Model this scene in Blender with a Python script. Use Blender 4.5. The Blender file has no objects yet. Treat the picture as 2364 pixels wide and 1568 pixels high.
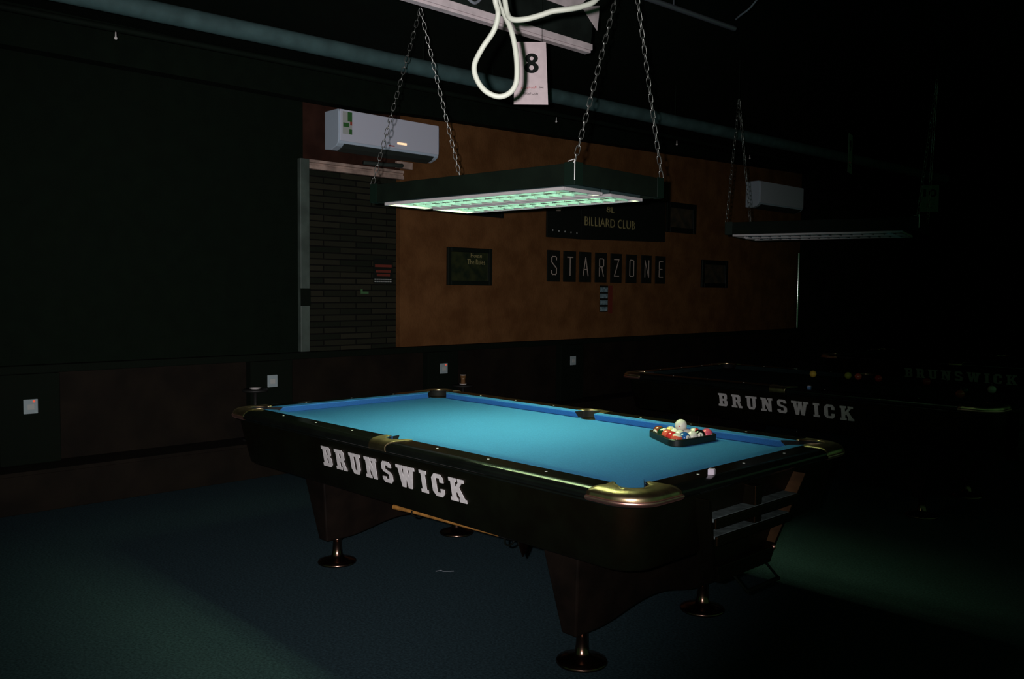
import bpy, bmesh, math, random
from mathutils import Vector, Matrix
S = bpy.context.scene
COL = S.collection
random.seed(4)
# ------------------------------------------------------------------ camera
CAM = Vector((3.1832, -3.0624, 1.5039))
RX = Vector((0.698069, 0.715964, 0.009709))      # right
DN = Vector((0.047023, -0.032309, -0.998371))    # down
FW = Vector((-0.714485, 0.697389, -0.056221))    # forward
ROT = Matrix(((RX.x, -DN.x, -FW.x), (RX.y, -DN.y, -FW.y), (RX.z, -DN.z, -FW.z))).to_4x4()
cam = bpy.data.cameras.new('camera'); cam.sensor_width = 36.0; cam.lens = 36.0 * 2035.175 / 2364.0
cam.clip_start = 0.05; cam.clip_end = 100
co = bpy.data.objects.new('camera', cam); COL.objects.link(co)
co.matrix_world = Matrix.Translation(CAM) @ ROT
S.camera = co
# ------------------------------------------------------------------ world, flash, exposure
w = bpy.data.worlds.new('world'); S.world = w; w.use_nodes = True
w.node_tree.nodes['Background'].inputs[0].default_value = (0.32, 1.0, 0.42, 1)
w.node_tree.nodes['Background'].inputs[1].default_value = 0.05  # faint green ambient, added to lift the blacks; no source in the room
fl = bpy.data.lights.new('camera_flash', 'SPOT')
fl.energy = 720; fl.color = (1.0, 0.93, 0.95); fl.spot_size = math.radians(70); fl.spot_blend = 1.0
fl.shadow_soft_size = 0.012
fo = bpy.data.objects.new('camera_flash', fl); COL.objects.link(fo)
fo.matrix_world = Matrix.Translation(CAM - RX * 0.058 - DN * 0.03) @ ROT @ Matrix.Rotation(math.radians(3), 4, 'X') @ Matrix.Rotation(math.radians(10), 4, 'Y')
vs = S.view_settings
S.display_settings.display_device = 'sRGB'
vs.view_transform = 'Standard'; vs.look = 'None'; vs.exposure = 0.0; vs.gamma = 1.0; vs.use_curve_mapping = False
S.cycles.use_denoising = True
S.cycles.max_bounces = 7; S.cycles.diffuse_bounces = 3; S.cycles.glossy_bounces = 3
S.cycles.sample_clamp_indirect = 4.0
S.cycles.caustics_reflective = False; S.cycles.caustics_refractive = False

# ------------------------------------------------------------------ materials
def mat(name, col, rough=0.6, metal=0.0, spec=0.5, vary=0.0, scale=8.0, bump=0.0, bscale=200.0, emit=None, estr=0.0, coat=0.0, col2=None):
    m = bpy.data.materials.new(name); m.use_nodes = True
    nt = m.node_tree; b = nt.nodes['Principled BSDF']
    b.inputs['Base Color'].default_value = (*col, 1)
    b.inputs['Roughness'].default_value = rough
    b.inputs['Metallic'].default_value = metal
    b.inputs['Specular IOR Level'].default_value = spec
    b.inputs['Coat Weight'].default_value = coat
    tc = nt.nodes.new('ShaderNodeTexCoord')
    if vary or col2:
        n = nt.nodes.new('ShaderNodeTexNoise'); n.inputs['Scale'].default_value = scale; n.inputs['Detail'].default_value = 5
        nt.links.new(tc.outputs['Object'], n.inputs['Vector'])
        r = nt.nodes.new('ShaderNodeValToRGB')
        a = tuple(c * (1 - vary) for c in col); d = tuple(min(1, c * (1 + vary)) for c in col)
        if col2: a, d = col, col2
        r.color_ramp.elements[0].color = (*a, 1); r.color_ramp.elements[1].color = (*d, 1)
        r.color_ramp.elements[0].position = .35; r.color_ramp.elements[1].position = .65
        nt.links.new(n.outputs['Fac'], r.inputs[0]); nt.links.new(r.outputs[0], b.inputs['Base Color'])
    if bump:
        n2 = nt.nodes.new('ShaderNodeTexNoise'); n2.inputs['Scale'].default_value = bscale; n2.inputs['Detail'].default_value = 3
        nt.links.new(tc.outputs['Object'], n2.inputs['Vector'])
        bp = nt.nodes.new('ShaderNodeBump'); bp.inputs['Strength'].default_value = bump; bp.inputs['Distance'].default_value = .01
        nt.links.new(n2.outputs['Fac'], bp.inputs['Height']); nt.links.new(bp.outputs[0], b.inputs['Normal'])
    if emit:
        b.inputs['Emission Color'].default_value = (*emit, 1); b.inputs['Emission Strength'].default_value = estr
    return m

M_CARPET = mat('carpet', (.022, .044, .054), .95, spec=.1, vary=.35, scale=90, bump=.6, bscale=350)
M_CEIL = mat('ceiling_black', (.0035, .0075, .0040), .9, spec=.1, vary=.15)
M_BLACKWALL = mat('black_wall', (.0032, .0070, .0036), .9, spec=.1, vary=.1)
M_ORANGE = mat('orange_plaster', (.120, .050, .017), .9, spec=.1, col2=(.175, .078, .028), scale=5, bump=.4, bscale=40)
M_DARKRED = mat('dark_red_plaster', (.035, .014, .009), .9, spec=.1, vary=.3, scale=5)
M_WAINSCOT = mat('red_brown_panel', (.0085, .0058, .0034), .8, spec=.15, vary=.3, scale=4)
M_SIDEWALL = mat('side_wall', (.006, .009, .005), .9, spec=.1, vary=.3)
M_TRIM = mat('plaster_trim', (.42, .30, .25), .8, spec=.2, vary=.3, scale=10)
M_DARKTRIM = mat('dark_trim', (.004, .007, .004), .85, spec=.1)
M_CLOTH = mat('blue_cloth', (.045, .188, .47), .95, spec=.04, vary=.10, scale=220, bump=.15, bscale=600)
M_RAIL = mat('black_lacquer', (.004, .005, .004), .16, spec=.5, vary=.2)
M_CAB = mat('dark_mahogany', (.0014, .0026, .0013), .42, spec=.36, vary=.4, scale=6)
M_CAB.node_tree.nodes['Principled BSDF'].inputs['Specular Tint'].default_value = (1, .42, .22, 1)
M_LEG = mat('mahogany_leg', (.0060, .0036, .0024), .5, spec=.2, vary=.4, scale=6)
M_BRASS = mat('worn_brass', (.64, .47, .27), .32, metal=1.0, vary=.2, scale=25, bump=.04, bscale=60)
M_COPPER = mat('copper_lip', (.95, .50, .42), .36, metal=1.0)
M_COPPERFOOT = mat('bronze_foot', (.20, .115, .085), .24, metal=1.0)
M_LETTER = mat('silver_letter', (.52, .50, .50), .6, spec=.3, vary=.08, scale=40)
M_LEATHER = mat('pocket_leather', (.008, .008, .008), .7, spec=.2)
M_SIGHT = mat('pearl_sight', (.8, .8, .78), .4)
M_INNERWOOD = mat('cubby_wood', (.10, .045, .017), .6, vary=.3, scale=14)
M_SHELF = mat('worn_shelf', (.10, .13, .13), .6, vary=.35, scale=30)
M_FIXBLACK = mat('lamp_black', (.0030, .0065, .0036), .75, spec=.12, vary=.2)
M_FIXCORNER = mat('lamp_corner', (.004, .011, .007), .5, spec=.2)
M_RIM = mat('white_enamel', (.44, .42, .42), .5, spec=.3)
M_TRAY = mat('panel_tray', (.020, .040, .040), .6)
M_REFL = mat('bright_aluminium', (.50, .56, .56), .30, metal=.9)
M_LOUVRE = mat('grey_louvre', (.085, .135, .17), .45, spec=.4)
M_TUBE = mat('lit_tube', (.9, .9, .9), .5, emit=(.76, 1.0, .47), estr=120.0)
M_TUBEOFF = mat('unlit_tube', (.7, .7, .7), .4)
M_CHAIN = mat('zinc_chain', (.30, .31, .29), .35, metal=.9)
M_WIRE = mat('steel_wire', (.75, .75, .73), .4, metal=.3)
M_CABLE = mat('cream_cable', (.36, .385, .325), .5, spec=.3)
M_CABLEGREY = mat('grey_cable', (.20, .22, .25), .5)
M_PAPER = mat('sign_card', (.60, .50, .51), .6, spec=.3, vary=.06, scale=30)
M_PAPER_DIM = mat('dimmed_sign_card', (.13, .19, .14), .7, spec=.1, vary=.06, scale=30)  # same card as the 8, with the dim light put into its colour
M_INK = mat('black_ink', (.006, .008, .007), .7, spec=.1)
M_REDINK = mat('red_ink', (.55, .10, .10), .7)
M_AC = mat('ac_plastic', (.72, .74, .86), .4, spec=.3)
M_ACSIDE = mat('ac_side_plastic', (.55, .66, .78), .5)
M_ACDARK = mat('ac_vent', (.03, .04, .035), .6)
M_LABELG = mat('label_green', (.04, .16, .04), .6)
M_LABELW = mat('label_white', (.5, .52, .5), .6)
M_LABELR = mat('label_red', (.4, .06, .03), .6)
M_DISPLAY = mat('lit_display', (.8, .6, .4), .5, emit=(1.0, .62, .36), estr=1.1)
M_FRAME = mat('black_frame', (.008, .010, .008), .35, spec=.4)
M_PICT = mat('dark_print', (.010, .016, .008), .5, col2=(.030, .036, .012), scale=12)
M_PICT2 = mat('grey_print', (.03, .028, .02), .5, col2=(.07, .05, .03), scale=9)
M_GOLD = mat('gold_lettering', (.32, .27, .11), .7)
M_BOARD = mat('black_board', (.008, .010, .008), .6, spec=.2)
M_PALE = mat('pale_lettering', (.50, .40, .34), .7)
M_BLUEPHOTO = mat('blue_photo', (.10, .17, .20), .6, col2=(.30, .42, .46), scale=30)
M_SOCKET = mat('socket_plate', (.36, .44, .46), .5)
M_REDLED = mat('red_neon', (.6, .05, .03), .4, emit=(1, .15, .08), estr=.5)
M_PIPE = mat('painted_pipe', (.045, .085, .085), .7, spec=.2, vary=.2)
M_CHROME = mat('chrome', (.45, .45, .45), .10, metal=1.0)
M_WHITEMETAL = mat('white_metal', (.62, .54, .55), .5, vary=.12, scale=15)
M_GREYMETAL = mat('grey_groove', (.22, .21, .21), .6)
M_BLACKPANEL = mat('black_panel', (.008, .012, .010), .7, spec=.15, vary=.3)
M_CONDUIT = mat('conduit', (.16, .18, .21), .35, metal=.6)
M_RACK = mat('black_plastic', (.006, .010, .007), .45, spec=.3)
M_CUE = mat('ash_wood', (.28, .13, .03), .45, vary=.25, scale=30)
M_CUEBUTT = mat('cue_butt', (.012, .010, .008), .4)
M_CHALK = mat('chalk_paper', (.70, .62, .72), .7)
M_CHALKBLUE = mat('chalk_blue', (.10, .22, .45), .9)
M_GLASS = mat('amber_glass', (.20, .10, .04), .15, spec=.6)
M_PORCELAIN = mat('white_rim', (.75, .70, .68), .3)
M_TABLE = mat('side_table_black', (.010, .010, .009), .6)
M_REDPOSTER = mat('red_print', (.16, .025, .015), .6)
M_GREENSTICKER = mat('green_sticker', (.06, .16, .06), .6)

def brick_mat():
    m = bpy.data.materials.new('dark_brick'); m.use_nodes = True
    nt = m.node_tree; b = nt.nodes['Principled BSDF']; b.inputs['Roughness'].default_value = .9; b.inputs['Specular IOR Level'].default_value = .1
    tc = nt.nodes.new('ShaderNodeTexCoord'); mp = nt.nodes.new('ShaderNodeMapping')
    mp.inputs['Rotation'].default_value = (math.pi / 2, 0, math.pi / 2)
    br = nt.nodes.new('ShaderNodeTexBrick')
    br.inputs['Color1'].default_value = (.011, .014, .009, 1); br.inputs['Color2'].default_value = (.028, .027, .017, 1)
    br.inputs['Mortar'].default_value = (.006, .006, .005, 1); br.inputs['Scale'].default_value = 1.0
    br.inputs['Brick Width'].default_value = .34; br.inputs['Row Height'].default_value = .055; br.inputs['Mortar Size'].default_value = .006
    sx = nt.nodes.new('ShaderNodeSeparateXYZ'); cx = nt.nodes.new('ShaderNodeCombineXYZ')
    nt.links.new(tc.outputs['Object'], sx.inputs[0])
    nt.links.new(sx.outputs['Y'], cx.inputs['X']); nt.links.new(sx.outputs['Z'], cx.inputs['Y'])
    nt.links.new(cx.outputs[0], br.inputs['Vector']); nt.links.new(br.outputs['Color'], b.inputs['Base Color'])
    bp = nt.nodes.new('ShaderNodeBump'); bp.inputs['Strength'].default_value = .5; bp.inputs['Distance'].default_value = .01; bp.invert = True
    nt.links.new(br.outputs['Fac'], bp.inputs['Height']); nt.links.new(bp.outputs[0], b.inputs['Normal'])
    nt.nodes.remove(mp)
    return m
M_BRICK = brick_mat()

# ------------------------------------------------------------------ mesh helpers
class MB:
    def __init__(s): s.bm = bmesh.new(); s.mi = 0; s.sm = False
    def _f(s, vs):
        try:
            f = s.bm.faces.new(vs); f.material_index = s.mi; f.smooth = s.sm
        except ValueError: pass
    def v(s, p): return s.bm.verts.new(p)
    def box(s, lo, hi):
        x0, y0, z0 = lo; x1, y1, z1 = hi
        V = [s.v(p) for p in ((x0,y0,z0),(x1,y0,z0),(x1,y1,z0),(x0,y1,z0),(x0,y0,z1),(x1,y0,z1),(x1,y1,z1),(x0,y1,z1))]
        for q in ((3,2,1,0),(4,5,6,7),(0,1,5,4),(1,2,6,5),(2,3,7,6),(3,0,4,7)): s._f([V[i] for i in q])
        return s
    def prism(s, poly, fn0, fn1):
        a = [s.v(fn0(p)) for p in poly]; b = [s.v(fn1(p)) for p in poly]; n = len(poly)
        s._f(a[::-1]); s._f(b)
        for i in range(n): s._f([a[i], a[(i+1) % n], b[(i+1) % n], b[i]])
        return s
    def plate(s, poly, O, U, V, t):
        O, U, V = Vector(O), Vector(U), Vector(V); N = U.cross(V).normalized()
        return s.prism(poly, lambda p: O + U*p[0] + V*p[1], lambda p: O + U*p[0] + V*p[1] + N*t)
    def grid(s, rows, closed_u=False):
        R = [[s.v(p) for p in r] for r in rows]
        for i in range(len(R)-1):
            n = len(R[i])
            for j in range(n if closed_u else n-1):
                s._f([R[i][j], R[i][(j+1) % n], R[i+1][(j+1) % n], R[i+1][j]])
        return R
    def lathe(s, prof, c=(0,0,0), n=24, sm=True):
        s.sm = sm; c = Vector(c)
        R = s.grid([[c + Vector((r*math.cos(2*math.pi*k/n), r*math.sin(2*math.pi*k/n), z)) for k in range(n)] for r, z in prof], True)
        s._f(R[0][::-1]); s._f(R[-1]); s.sm = False
        return s
    def tube(s, pts, r, n=8, caps=True, closed=False):
        pts = [Vector(p) for p in pts]; s.sm = True; rows = []
        if caps and not closed:
            e = min(.0006, (pts[1]-pts[0]).length*.3, (pts[-1]-pts[-2]).length*.3)
            pts = [pts[0], pts[0]+(pts[1]-pts[0]).normalized()*e] + pts[1:-1] + [pts[-1]+(pts[-2]-pts[-1]).normalized()*e, pts[-1]]
            if isinstance(r, (list, tuple)): r = [r[0], r[0]] + list(r[1:-1]) + [r[-1], r[-1]]
        m = len(pts); prev = None
        for i, p in enumerate(pts):
            if closed: t = pts[(i+1) % m] - pts[i-1]
            else: t = pts[min(i+1, m-1)] - pts[max(i-1, 0)]
            t.normalize()
            a = prev - t*prev.dot(t) if prev is not None else (Vector((0,0,1)).cross(t) if abs(t.z) < .9 else Vector((1,0,0)).cross(t))
            if a.length < 1e-6: a = Vector((0,1,0)).cross(t)
            a.normalize(); prev = a; b = t.cross(a)
            rr = r[i] if isinstance(r, (list, tuple)) else r
            rows.append([p + (a*math.cos(2*math.pi*k/n) + b*math.sin(2*math.pi*k/n))*rr for k in range(n)])
        R = s.grid(rows, True)
        if closed:
            for k in range(n): s._f([R[-1][k], R[-1][(k+1) % n], R[0][(k+1) % n], R[0][k]])
        elif caps: s._f(R[0][::-1]); s._f(R[-1])
        s.sm = False
        return s
    def build(s, name, mats, parent=None, bevel=0.0, sub=0, loc=(0,0,0), rz=0.0):
        bmesh.ops.recalc_face_normals(s.bm, faces=s.bm.faces)
        me = bpy.data.meshes.new(name); s.bm.to_mesh(me); s.bm.free()
        for m in (mats if isinstance(mats, (list, tuple)) else [mats]): me.materials.append(m)
        o = bpy.data.objects.new(name, me); COL.objects.link(o); o.location = loc; o.rotation_euler = (0,0,rz)
        if parent: o.parent = parent
        if bevel:
            b = o.modifiers.new('bevel', 'BEVEL'); b.width = bevel; b.segments = 2; b.limit_method = 'ANGLE'
        return o

def smooth_pts(P, k=6):
    P = [Vector(p) for p in P]; out = []
    for i in range(len(P)-1):
        p0, p1, p2, p3 = P[max(i-1,0)], P[i], P[i+1], P[min(i+2, len(P)-1)]
        for j in range(k):
            t = j/k
            out.append(.5*((2*p1) + (p2-p0)*t + (2*p0-5*p1+4*p2-p3)*t*t + (3*p1-p0-3*p2+p3)*t**3))
    return out + [P[-1]]

def tag(o, label, cat, group=None, kind=None):
    if label: o['label'] = label
    if cat: o['category'] = cat
    if group: o['group'] = group
    if kind: o['kind'] = kind
    return o
def thing(name, label, cat, loc=(0,0,0), rz=0.0, group=None):
    o = bpy.data.objects.new(name, None); COL.objects.link(o); o.location = loc; o.rotation_euler = (0,0,rz); o.empty_display_size = .05
    return tag(o, label, cat, group)
def struct(o, label=None, cat=None):
    o['kind'] = 'structure'
    if label: o['label'] = label
    o['category'] = cat or 'setting'
    return o
def copy_tree(o, parent=None):
    c = o.copy(); COL.objects.link(c)
    if parent: c.parent = parent
    for ch in list(o.children): copy_tree(ch, c)
    return c

def text_mesh(name, body, O, U, V, w, h, mats, parent=None, thick=.001, bold=0.0):
    """built-in font text fitted into a w x h box centred on O, on the plane U,V"""
    cu = bpy.data.curves.new('t', 'FONT'); cu.body = body; cu.size = 1; cu.align_x = 'CENTER'; cu.offset = bold; cu.resolution_u = 4
    to = bpy.data.objects.new('t', cu); COL.objects.link(to)
    dg = bpy.context.evaluated_depsgraph_get(); dg.update()
    me0 = bpy.data.meshes.new_from_object(to.evaluated_get(dg))
    COL.objects.unlink(to); bpy.data.objects.remove(to); bpy.data.curves.remove(cu)
    bm = bmesh.new(); bm.from_mesh(me0); bpy.data.meshes.remove(me0)
    if not bm.verts: bm.free(); return None
    xs = [v.co.x for v in bm.verts]; ys = [v.co.y for v in bm.verts]
    cx, cy = (min(xs)+max(xs))/2, (min(ys)+max(ys))/2
    sx = w/max(1e-6, max(xs)-min(xs)); sy = h/max(1e-6, max(ys)-min(ys))
    O, U, V = Vector(O), Vector(U).normalized(), Vector(V).normalized(); N = U.cross(V)
    bmesh.ops.remove_doubles(bm, verts=bm.verts, dist=1e-5)
    for v in bm.verts: v.co = O + U*((v.co.x-cx)*sx) + V*((v.co.y-cy)*sy) + N*thick
    bmesh.ops.recalc_face_normals(bm, faces=bm.faces)
    r = bmesh.ops.extrude_face_region(bm, geom=list(bm.faces))
    for e in r['geom']:
        if isinstance(e, bmesh.types.BMVert): e.co -= N*thick*.95
    bmesh.ops.recalc_face_normals(bm, faces=bm.faces)
    me = bpy.data.meshes.new(name); bm.to_mesh(me); bm.free(); me.materials.append(mats)
    o = bpy.data.objects.new(name, me); COL.objects.link(o)
    if parent: o.parent = parent
    return o

# slab block letters (height 10) drawn as overlapping strokes
def R(a, b, c, d): return [(a,b),(c,b),(c,d),(a,d)]
SLAB = {
 'B': (8.0, [R(1,0,3.6,10), R(0,0,3.6,1.5), R(0,8.5,3.6,10), R(3.6,8.2,5.2,10), R(3.6,4.2,5.2,5.8), R(3.6,0,5.2,1.8),
       [(5.2,5),(6.6,5),(7.6,6),(7.6,8.8),(6.4,10),(5.2,10)], [(5.2,0),(6.6,0),(7.8,1.2),(7.8,4),(6.6,5),(5.2,5)]]),
 'R': (8.8, [R(1,0,3.6,10), R(0,0,4.7,1.5), R(0,8.5,3.6,10), R(3.6,8.2,5.2,10), R(3.6,4.2,5.2,6), [(5.2,4.2),(6.5,4.2),(7.7,5.4),(7.7,8.8),(6.5,10),(5.2,10)],
       [(4.7,4.4),(7.0,4.4),(8.1,1.5),(8.8,1.5),(8.8,0),(6.1,0)]]),
 'U': (9.0, [R(1,2.4,3.6,10), R(0,8.5,4.5,10), R(5.5,2.4,8,10), R(4.7,8.5,9,10), [(1,2.4),(2.6,0),(3.6,0),(3.6,2.4)], R(3.6,0,5.5,1.9), [(5.5,0),(6.5,0),(8,2.4),(5.5,2.4)]]),
 'N': (9.4, [R(1,0,3.3,10), R(0,0,4.3,1.5), R(0,8.5,3.3,10), R(6.2,0,8.4,10), R(5.2,8.5,9.4,10), [(1.6,10),(4,10),(8.4,0),(6,0)]]),
 'S': (8.0, [R(1.8,8.2,6.2,10), [(1.8,10),(.4,8.6),(.4,6.2),(1.8,4.9),(2.8,4.9),(2.8,10)], [(5.2,7.3),(7.5,7.3),(7.5,8.6),(6.2,10),(5.2,10)],
       [(1.6,5.2),(5.6,3.9),(6.6,5.0),(2.4,6.5)], [(5.2,0),(6.4,0),(7.7,1.3),(7.7,3.9),(6.4,5.1),(5.2,4.9)], R(1.8,0,6.2,1.8), [(.3,1.4),(1.8,0),(2.8,0),(2.8,2.7),(.3,2.7)]]),
 'W': (13.0, [R(0,8.5,4.3,10), R(8.9,8.5,13,10), R(5.0,8.5,8.2,10), [(1,10),(3.5,10),(5.4,0),(3,0)], [(3.6,0),(5.4,0),(7.6,10),(5.6,10)], [(5.6,10),(7.6,10),(9.6,0),(7.4,0)], [(7.8,0),(9.8,0),(12,10),(9.6,10)]]),
 'I': (4.6, [R(1,0,3.6,10), R(0,0,4.6,1.5), R(0,8.5,4.6,10)]),
 'C': (8.0, [[(0,2),(2,0),(2.8,0),(2.8,10),(2,10),(0,8)], R(2.8,8.2,5.2,10), R(2.8,0,5.2,1.8), [(5.2,6.4),(7.6,6.4),(7.6,8.4),(6,10),(5.2,10)], [(5.2,0),(6,0),(7.6,1.6),(7.6,3.6),(5.2,3.6)]]),
 'K': (9.8, [R(1,0,3.6,10), R(0,0,4.5,1.5), R(0,8.5,4.5,10), [(3.4,3.2),(4.6,4.4),(8.6,9.2),(6.4,9.2),(3.4,5.6)], R(5.6,8.5,9.3,10), [(4.1,5.0),(6.0,6.2),(9.2,.8),(6.4,.8)], R(5.5,0,9.8,1.5)]),
}
THIN = {  # narrow thin strokes, box 4 x 10
 'S': [[(3.6,8.2),(3.6,9),(3.0,9.8),(1.0,9.8),(.4,9.2),(.4,6.8),(3.6,3.6),(3.6,.9),(3.0,.2),(1.0,.2),(.4,.9),(.4,2.2)]],
 'T': [[(.2,9.8),(3.8,9.8)], [(2,9.8),(2,0)]], 'A': [[(.2,0),(2,10),(3.8,0)], [(.9,3.4),(3.1,3.4)]],
 'R': [[(.5,0),(.5,9.8),(3,9.8),(3.6,9.2),(3.6,6),(3,5.2),(.5,5.2)], [(2.2,5.2),(3.6,0)]],
 'Z': [[(.3,9.8),(3.7,9.8),(.3,.2),(3.7,.2)]], 'O': [[(1,9.8),(3,9.8),(3.6,9.2),(3.6,.8),(3,.2),(1,.2),(.4,.8),(.4,9.2),(1,9.8)]],
 'N': [[(.4,0),(.4,10),(3.6,0),(3.6,10)]], 'E': [[(3.6,9.8),(.5,9.8),(.5,.2),(3.6,.2)], [(.5,5.1),(3,5.1)]],
}
def stroke_plates(mb, lines, O, U, V, sx, sy, wd, t):
    k_ = 0
    for L in lines:
        for (a, b) in zip(L[:-1], L[1:]):
            k_ += 1
            p, q = Vector((a[0]*sx, a[1]*sy)), Vector((b[0]*sx, b[1]*sy)); d = (q-p).normalized()*wd/2; n = Vector((-d.y, d.x))
            mb.plate([tuple(p-d-n), tuple(q+d-n), tuple(q+d+n), tuple(p-d+n)], O, U, V, t+.00006*k_)

# ------------------------------------------------------------------ room shell
X0 = -3.5
CZ = 3.36
m = MB(); m.box((-4.2, -4.6, -.06), (5.0, 9.9, 0)); struct(m.build('floor', M_CARPET), 'dark blue carpet floor', 'floor')
m = MB(); m.box((-4.2, -4.6, CZ), (5.0, 9.9, CZ+.06)); struct(m.build('ceiling', M_CEIL), 'black painted ceiling', 'ceiling')
m = MB()
m.mi = 0; m.box((X0-.1, 1.98, .0), (X0, 9.65, CZ))                 # orange plaster
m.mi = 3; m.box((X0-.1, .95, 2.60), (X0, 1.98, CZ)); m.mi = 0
m.mi = 1; m.box((X0-.16, .95, .0), (X0-.06, 1.98, 2.60))           # brick recess
m.mi = 2; m.box((X0-.1, -4.6, .0), (X0, .95, CZ))                  # black painted part
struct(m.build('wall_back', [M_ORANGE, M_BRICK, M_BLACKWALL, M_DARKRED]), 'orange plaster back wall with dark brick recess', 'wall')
m = MB(); m.box((-4.2, 9.65, 0), (5.0, 9.75, CZ)); struct(m.build('wall_right', M_SIDEWALL), 'dark right-hand wall', 'wall')
# low wainscot and the dark band over it
m = MB(); m.box((X0, -4.6, 0), (X0+.05, 9.65, .90)); struct(m.build('trim_1', M_WAINSCOT), 'red-brown wainscot along the back wall', 'wainscot')
m = MB(); m.box((X0, -4.6, .90), (X0+.10, 9.65, .955)); struct(m.build('trim_2', M_DARKTRIM, bevel=.006), 'dark ledge on top of the wainscot', 'ledge')
# frame of the brick recess
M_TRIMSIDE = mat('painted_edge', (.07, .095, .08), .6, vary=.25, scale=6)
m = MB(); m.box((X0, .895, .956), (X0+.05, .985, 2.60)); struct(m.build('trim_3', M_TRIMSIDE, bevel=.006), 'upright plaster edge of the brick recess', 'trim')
m = MB(); m.box((X0, .985, 2.52), (X0+.05, 1.99, 2.555)); m.box((X0, .985, 2.555), (X0+.035, 1.99, 2.575)); m.box((X0, .985, 2.575), (X0+.05, 1.99, 2.60))
struct(m.build('trim_4', M_TRIM, bevel=.004), 'grooved lintel over the brick recess', 'trim')
# sloping dark cornice over the orange wall
m = MB(); m.prism([(2.0, 3.115), (9.65, 3.325), (9.65, CZ), (-4.6, CZ), (-4.6, 3.08), (1.6, 3.08)], lambda p: Vector((X0, p[0], p[1])), lambda p: Vector((X0+.14, p[0], p[1])))
struct(m.build('trim_5', M_CEIL), 'black cornice along the top of the back wall', 'cornice')
# raised platform along the wall
m = MB(); m.box((X0+.05, -4.6, 0), (-3.14, 9.65, .255)); m.box((X0+.05, -4.6, .255), (-3.125, 9.65, .283))
struct(m.build('trim_6', M_WAINSCOT, bevel=.004), 'low raised step along the back wall', 'step')
# ------------------------------------------------------------------ pillars with socket plates on the wainscot
for i, (y, z, lab) in enumerate(((-1.24, .68, 'square white socket plate at the far left edge, red light on it'), (.576, .735, 'square white socket plate just left of the brick recess'),
                          (2.409, .738, 'white socket plate with a red light above the far corner pocket'), (4.283, .722, 'small dim socket plate on the wall under the row of single letters'))):
    m = MB(); m.box((X0+.05, y-.19, .283), (X0+.13, y+.19, .90)); struct(m.build('trim_%d' % (7+i), M_DARKTRIM, bevel=.005), 'dark panel behind a socket plate', 'panel')
    t = thing('socket_plate', lab, 'socket', (X0+.131, y, z), 0, 'socket plates along the back wall')
    m = MB(); m.box((0, -.045, -.05), (.012, .045, .05)); m.build('plate', M_SOCKET, t, bevel=.004)
    m = MB(); m.box((.012, -.022, -.022), (.015, .022, .016)); m.build('socket_insert', M_LABELW, t, bevel=.002)
    if i in (0, 2):
        m = MB(); m.box((.012, .012, .028), (.017, .026, .042)); m.build('indicator_light', M_REDLED, t, bevel=.002)

# ------------------------------------------------------------------ pool table
TOP = .831; BED = .793; JX = 1.32; JY = .66; HX = 1.445; HY = .785; RC = .125
PROF = [(.0, -.0005), (.001, .0), (.003, .0), (.0765, .0)] + [(.078+.0465*math.sin(math.radians(a)), -.021+.021*math.cos(math.radians(a))) for a in (7, 15, 24, 33, 42, 51, 60, 69, 78, 87)] + [(.1245, -.026), (.1245, -.035), (.121, -.0405), (.113, -.0435), (.108, -.044), (.004, -.066), (.0, -.0655)]  # outward n, dz
def rail(parent, axis, sgn, a, b, sights):
    m = MB(); m.sm = True
    rows = []
    for t in (a, a+.0006, b-.0006, b):
        r = []
        for n, dz in PROF:
            r.append((t, sgn*(JY+n), TOP+dz) if axis == 'x' else (sgn*(JX+n), t, TOP+dz))
        rows.append(r)
    RR = m.grid(rows, True); m.sm = False
    m._f(RR[0][::-1]); m._f(RR[-1])
    o = m.build('rail', M_RAIL, parent)
    for s in sights:
        q = MB(); c = (s, sgn*(JY+.041), TOP) if axis == 'x' else (sgn*(JX+.041), s, TOP)
        q.lathe([(.0055, -.001), (.0055, .0006), (.003, .0009)], c, 10); q.build('sight', M_SIGHT, o)
    return o
def cushion(parent, axis, sgn, jn, nn):
    """joint span jn, nose span nn"""
    m = MB()
    sec = [('j', 0, TOP), ('n', .05, TOP-.001), ('n', .05, TOP-.006), ('m', .030, BED+.002), ('j', 0, BED+.002)]
    rows = []
    for e in (0, 1):
        r = []
        for k, n, z in sec:
            j, q = jn[e], nn[e]; t = j + (q-j)*(n/.05)
            r.append((t, sgn*(JY-n), z) if axis == 'x' else (sgn*(JX-n), t, z))
        rows.append(r)
    RR = m.grid(rows, True); m.mi = 1; m._f(RR[0][::-1]); m._f(RR[1])
    return m.build('cushion', [M_CLOTH, M_LEATHER], parent)
def arc(c, r, a0, a1, n): return [(c[0]+r*math.cos(math.radians(a0+(a1-a0)*i/n)), c[1]+r*math.sin(math.radians(a0+(a1-a0)*i/n))) for i in range(n+1)]
CPC = (1.306, .646); CPR = .064; SPC = (0, .664); SPR = .056
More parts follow.
